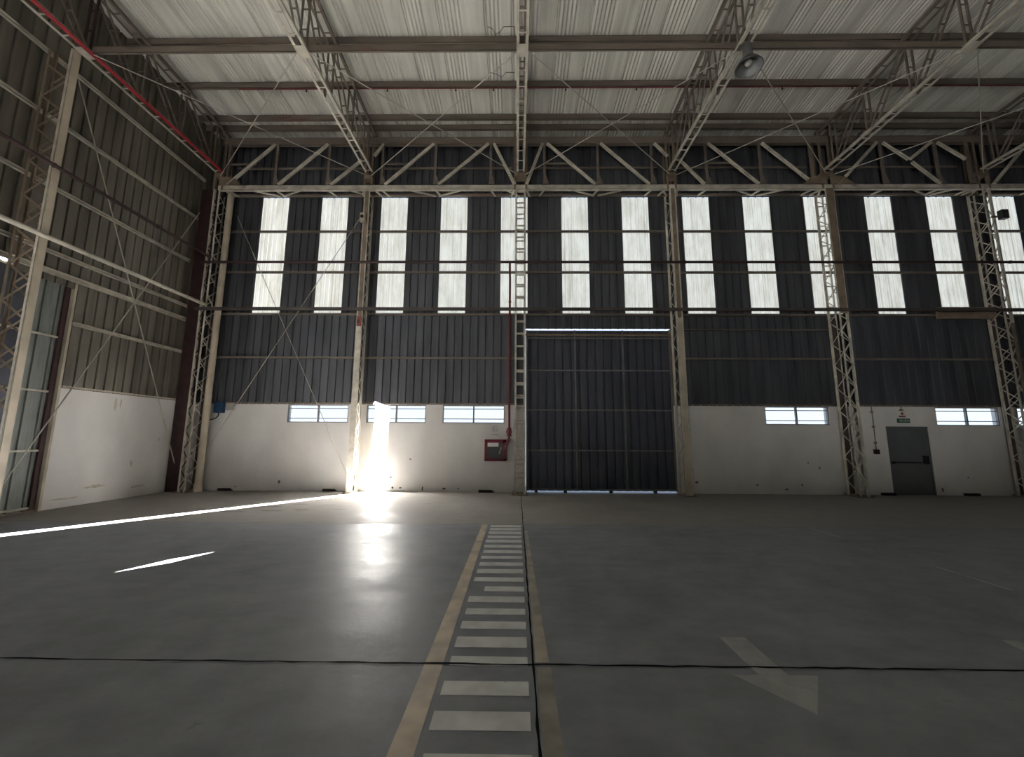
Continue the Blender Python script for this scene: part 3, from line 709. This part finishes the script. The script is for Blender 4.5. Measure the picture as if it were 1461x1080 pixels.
# blue and grey electrical boxes, hose
t = thing('electrical_box', (-9.6,YB-.1,2.45), 'blue electrical box at the top of the white wall by the downpipe', 'box')
m = MB(); m.box((-9.86,YB-.17,2.47),(-9.58,YB-.002,2.84)); m.build('casing', M['blue'], t, bevel=.015)
m = MB(); m.box((-9.84,YB-.185,2.49),(-9.60,YB-.165,2.82)); m.build('cover', M['blue'], t, bevel=.008)
m = MB(); m.tube([(-9.72,YB-.1,2.48),(-9.72,YB-.1,2.40),(-9.75,YB-.11,2.33),(-9.83,YB-.13,2.27),(-9.93,YB-.16,2.24)], .02, 8); m.build('cable_tail', M['black'], t)
m = MB(); m.box((-9.52,YB-.09,2.56),(-9.26,YB-.002,2.79)); o = m.build('junction_box', M['greybox'], bevel=.01, loc=(-9.4,YB,2.56)); tag(o, 'small grey wall box next to the blue electrical box', 'box')
m = MB(); m.box((-9.50,YB-.1,2.58),(-9.28,YB-.088,2.77)); m.build('lid', M['greybox'], o)

# signs above and beside the exit door
t = thing('exit_sign', (12.42,YB-.01,2.25), 'green exit sign on the wall directly over the grey door', 'sign')
m = MB(); m.box((12.215,YB-.014,2.255),(12.62,YB-.002,2.392)); m.build('plate', M['green'], t)
def text(s, size, loc, mt, parent, name='lettering'):
    cu = bpy.data.curves.new(name, 'FONT'); cu.body = s; cu.size = size; cu.align_x = 'CENTER'; cu.align_y = 'CENTER'; cu.extrude = .001
    o = bpy.data.objects.new(name, cu); COL.objects.link(o); cu.materials.append(mt); bpy.context.view_layer.update()
    me = bpy.data.meshes.new_from_object(o.evaluated_get(bpy.context.evaluated_depsgraph_get()))
    bpy.data.objects.remove(o); bpy.data.curves.remove(cu)
    me.name = name; me.transform(Matrix.Rotation(PI/2, 4, 'X')); o = bpy.data.objects.new(name, me); COL.objects.link(o); o.location = loc; put(o, parent); return o
text('SALIDA', .10, (12.44,YB-.0165,2.323), M['signwhite'], t)
t = thing('fire_sign', (12.38,YB-.01,2.43), 'small red and white notice above the green exit sign', 'sign')
m = MB(); m.box((12.27,YB-.012,2.425),(12.51,YB-.002,2.63)); m.build('plate', M['signwhite'], t)
m = MB(); m.box((12.285,YB-.015,2.435),(12.49,YB-.012,2.485)); m.build('red_band', M['signred'], t)
m = MB(); m.tube([(12.40,YB-.016,2.55),(12.40,YB-.012,2.55)], .045, 12); m.build('symbol', M['signred'], t)
m = MB(); m.tube([(12.36,YB-.04,2.80),(12.36,YB-.04,2.67)], .016, 8); m.box((12.32,YB-.07,2.63),(12.40,YB-.01,2.69)); tag(m.build('emergency_light', M['brown'], loc=(12.36,YB,2.65)), 'tiny brown fitting on conduit over the exit signs', 'light fitting')
# conduit with switch box
t = thing('wall_conduit', (11.42,YB-.03,2.0), 'thin conduit with a dark switch box between plated column and exit door', 'conduit')
m = MB(); m.tube([(11.43,YB-.03,2.78),(11.43,YB-.03,2.1),(11.42,YB-.03,1.4)], .014, 8); m.build('conduit', M['brown'], t)
for z in (2.6, 2.12, 1.62):
    m = MB(); m.box((11.39,YB-.05,z-.03),(11.46,YB-.002,z+.03)); m.build('clip', M['brown'], t)
m = MB(); m.box((11.34,YB-.08,1.26),(11.49,YB-.002,1.41)); m.build('switch_box', M['oxide'], t, bevel=.008)

# dark slots at the foot of the white wall
swhere = ['beside the pale downpipe','just short of the sunlit column','below the red hose cabinet','between plated column and exit door','beneath the window beyond the exit door']
for (a, b), w in zip(((-9.5,-9.15),(-6.15,-5.8),(-1.2,-.78),(11.42,11.8),(13.98,14.4)), swhere):
    m = MB(); m.box((a,YB-.10,.0),(b,YB-.001,.075)); m.add([(a,YB-.10,.0),(b+.1,YB-.06,.0),(b+.1,YB-.001,.0),(b,YB-.001,.07)], [(0,1,3),(1,2,3)])
    tag(m.build('drain_block', M['black'], loc=((a+b)/2,YB-.05,0)), f'low black drain block on the floor {w}', 'drain block', 'black drain blocks along the back wall')

# fittings on columns
Y1 = 12.77; t = thing('speaker_box', (-5.2,Y1-.05,8.85), 'small pale box with a dark opening high on the sunlit column', 'speaker')
m = MB(); m.box((-5.29,Y1-.14,8.86),(-5.13,Y1-.008,9.17)); m.build('housing', M['pipe'], t, bevel=.01)
m = MB(); m.tube([(-5.21,Y1-.155,9.03),(-5.21,Y1-.14,9.03)], .055, 16); m.build('cone', M['black'], t)
m = MB(); m.box((-5.21,Y1-.03,5.28),(-5.07,Y1-.004,5.60)); o = m.build('fire_plate', M['signred'], loc=(-5.14,Y1-.03,5.4)); tag(o, 'small red plate on the sunlit column below the square rail', 'sign')
m = MB(); m.box((-5.19,Y1-.04,5.36),(-5.13,Y1-.03,5.50)); m.build('dark_mark', M['oxide'], o)
t = thing('floodlight', (15.72,YC-.1,8.8), 'small dark floodlight fixed to the zigzag column', 'floodlight')
m = MB(); m.box((15.72,YC-.22,8.84),(15.93,YC-.06,9.15)); m.build('housing', M['dark'], t, bevel=.015)
m = MB(); m.box((15.60,YC-.04,8.96),(15.76,YC-.0,9.02)); m.build('bracket', M['brown'], t)
m = MB(); m.box((13.75,YB-.30,5.63),(15.55,YB-.20,6.02)); tag(m.build('channel_beam', M['brown'], loc=(14.6,YB-.25,5.6)), 'broad brown channel across the foot of the strips beside the zigzag column', 'beam')

# high-bay lamp
lx, ly, lz = 5.12, 7.98, 9.86
t = thing('high_bay_lamp', (lx,ly,lz), 'round grey high-bay lamp hanging below the long tie beam', 'lamp')
m = MB(); m.lathe([(.275,0),(.283,.012),(.27,.03),(.22,.12),(.15,.21),(.11,.255),(.105,.26)], (lx,ly,lz), 40); m.build('shade', M['lamp'], t, smooth=True)
m = MB(); m.lathe([(.27,.004),(.26,.03),(.21,.115),(.14,.2),(.09,.24),(.0,.242)], (lx,ly,lz), 40); m.build('reflector', M['lampin'], t, smooth=True)
m = MB(); m.lathe([(0,.05),(.045,.055),(.075,.09),(.08,.13),(.05,.19),(.035,.24)], (lx,ly,lz), 24); m.build('bulb', M['bulb'], t, smooth=True)
m = MB(); m.lathe([(.0,.26),(.105,.26),(.115,.29),(.1,.3),(.1,.55),(.085,.58),(.0,.585)], (lx,ly,lz), 28); m.build('ballast_housing', M['lamp'], t, smooth=False)
m = MB(); m.tube([(lx,ly,lz+.58),(lx,ly+.05,lz+.72),(lx,ly+.22,lz+.80)], .02, 8); m.box((lx-.05,ly+.18,lz+.76),(lx+.05,ly+.32,lz+.90)); m.build('hanger', M['lamp'], t)

# ------------------------------------------------------------------ bracing rods
def rod(p, q, lb, r=.012, g='roof bracing rods', mt='cable'):
    m = MB(); c = (Vector(p)+Vector(q))/2; m.tube([p, q], r, 8)
    tag(m.build('bracing_rod', M[mt], loc=c), lb, 'bracing rod', g)
zr = ZT-.03
bays = ['between corner and sunlit column','between sunlit and battened column','over the grey gate','between gate and plated column','over the exit door']
for b in range(5):
    a, c = TX[b], TX[b+1]
    rod((a+.15,YT,zr),(c-.12,YC-.1,zr-.12), f'thin roof rod slanting away from the left wall, {bays[b]}')
    rod((c-.15,YT,zr-.04),(a+.12,YC-.1,zr-.16), f'thin roof rod slanting towards the left wall, {bays[b]}')
rod((-5.26,13.0,9.46),(-9.85,13.0,1.3), 'long wall rod from the sunlit column top down to the downpipe', .012, 'wall bracing rods')
rod((-9.75,13.06,9.3),(-5.30,13.06,.45), 'long wall rod from the corner column top down to the sunlit column foot', .012, 'wall bracing rods')
rod((-10.6,12.5,9.1),(-10.6,8.3,.3), 'rod on the left wall falling towards the plated column foot', .014, 'left wall bracing rods')
rod((-10.57,8.5,10.2),(-10.57,12.78,.68), 'rod on the left wall falling towards the corner column foot', .014, 'left wall bracing rods')

# ------------------------------------------------------------------ floor markings
t = thing('walkway_marking', (-.2,5.4,.0), 'painted walkway of white bars between two faded yellow lines', 'floor marking')
SY = [(8.37,8.18),(8.1,7.91),(7.81,7.6),(7.48,7.31),(7.2,7.01),(6.86,6.69),(6.55,6.39),(6.24,6.1),(5.93,5.78),(5.64,5.47),(5.32,5.17),(5.01,4.86),(4.71,4.55),(4.39,4.25),(4.1,3.95),(3.8,3.62),(3.48,3.35),(3.15,2.99),(2.83,2.66),(2.48,2.32),(2.15,1.99),(1.82,1.66)]
def flat(poly, name, mt, parent=None, z=.0015, loc=None):
    m = MB(); n = len(poly); m.add([(x,y,z) for x,y in poly]+[(x,y,.0002) for x,y in poly], [tuple(range(n)), tuple(range(2*n-1,n-1,-1))]+[(k,n+k,n+(k+1)%n,(k+1)%n) for k in range(n)])
    return m.build(name, mt, parent, loc=loc)
for k, (a, b) in enumerate(SY):
    xs0 = -.505+random.uniform(-.008,.008); 
    if k == 11: xs0 = -.36
    flat([(xs0,b),(.09,b),(.09,a),(xs0,a)], 'white_bar', M['white'], t)
flat([(-.70,1.0),(-.548,1.0),(-.565,YJ),(-.68,YJ)], 'yellow_line', M['yellow'], t)
flat([(.15,3.4),(.255,3.4),(.20,7.9),(.152,7.9)], 'yellow_line', mat('faint_yellow_paint', (.31,.27,.215), .6, 0, .2, 4, spots=.55, spotcol=(.24,.215,.19), spotscale=3), t)
flat([(.15,1.0),(.27,1.0),(.262,3.34),(.155,3.34)], 'yellow_line', mat('ghost_yellow_paint', (.225,.205,.17), .6, 0, .2, 4), t)
t = thing('arrow_marking', (1.88,3.4,0), 'worn white floor arrow pointing towards the viewer, crossed by the joint', 'floor marking')
flat([(1.775,3.26),(1.985,3.26),(1.985,3.84),(1.765,3.84)], 'shaft', M['whitefade'], t)
flat([(1.885,2.84),(2.2,3.27),(1.59,3.27)], 'arrow_head', M['whitefade'], t)
t = thing('arrow_marking', (4.2,3.4,0), 'second worn white floor arrow, cut off by the picture edge', 'floor marking')
flat([(4.10,3.26),(4.31,3.26),(4.31,3.84),(4.18,3.84)], 'shaft', M['whitefade'], t)
flat([(4.21,2.84),(4.52,3.27),(3.88,3.27),(3.95,3.2)], 'arrow_head', M['whitefade'], t)
for a, b, w in ((8.36,7.6,'short stretch by the pale slab'),(5.9,5.05,'longer stretch towards the viewer')):
    tag(flat([(5.69,b),(5.73,b),(5.73,a),(5.69,a)], 'lane_line', M['whitefade'], loc=(5.71,(a+b)/2,0)), f'faint thin white lane line on the dark floor, {w}', 'floor marking', 'faint lane lines')

# ------------------------------------------------------------------ light
w = bpy.data.worlds.new('sky'); SC.world = w; w.use_nodes = True
N = w.node_tree.nodes; L = w.node_tree.links; bg = N['Background']
tc = N.new('ShaderNodeTexCoord'); sx = N.new('ShaderNodeSeparateXYZ'); L.new(tc.outputs['Generated'], sx.inputs[0])
r = N.new('ShaderNodeValToRGB'); r.color_ramp.elements[0].position = .0; r.color_ramp.elements[0].color = (.86,.93,1.0,1)
r.color_ramp.elements[1].position = .7; r.color_ramp.elements[1].color = (.42,.62,1.0,1)
L.new(sx.outputs['Z'], r.inputs['Fac']); L.new(r.outputs['Color'], bg.inputs['Color']); bg.inputs['Strength'].default_value = 1.5
sl = bpy.data.lights.new('sun', 'SUN'); sl.energy = 960; sl.angle = math.radians(.2); sl.color = (1.0,.98,.95)
so = bpy.data.objects.new('sun', sl); COL.objects.link(so); so.location = (-30,-40,20); so.rotation_euler = SD.to_track_quat('-Z','Y').to_euler()

# ------------------------------------------------------------------ camera
fpx, pit, yaw, rol, hc = 580.1975, .1458, -.0123, .0054, 1.7003
F = Vector((math.sin(yaw)*math.cos(pit), math.cos(yaw)*math.cos(pit), math.sin(pit)))
R0 = Vector((math.cos(yaw), -math.sin(yaw), 0)); U0 = R0.cross(F)
Rv = R0*math.cos(rol)+U0*math.sin(rol); U = -R0*math.sin(rol)+U0*math.cos(rol)
cd = bpy.data.cameras.new('camera'); cam = bpy.data.objects.new('camera', cd); COL.objects.link(cam)
cd.sensor_fit = 'HORIZONTAL'; cd.sensor_width = 36; cd.lens = fpx*36/1461; cd.clip_start = .05; cd.clip_end = 400
mtx = Matrix((Rv, U, -F)).transposed().to_4x4(); mtx.translation = (0,0,hc); cam.matrix_world = mtx
SC.camera = cam
SC.view_settings.view_transform = 'Standard'; SC.view_settings.look = 'None'; SC.view_settings.gamma = 1; SC.view_settings.use_curve_mapping = False
SC.view_settings.exposure = 0
SC.cycles.max_bounces = 8; SC.cycles.diffuse_bounces = 5; SC.cycles.glossy_bounces = 3; SC.cycles.transparent_max_bounces = 8
SC.cycles.sample_clamp_indirect = 60; SC.cycles.use_denoising = True; SC.cycles.use_guiding = True
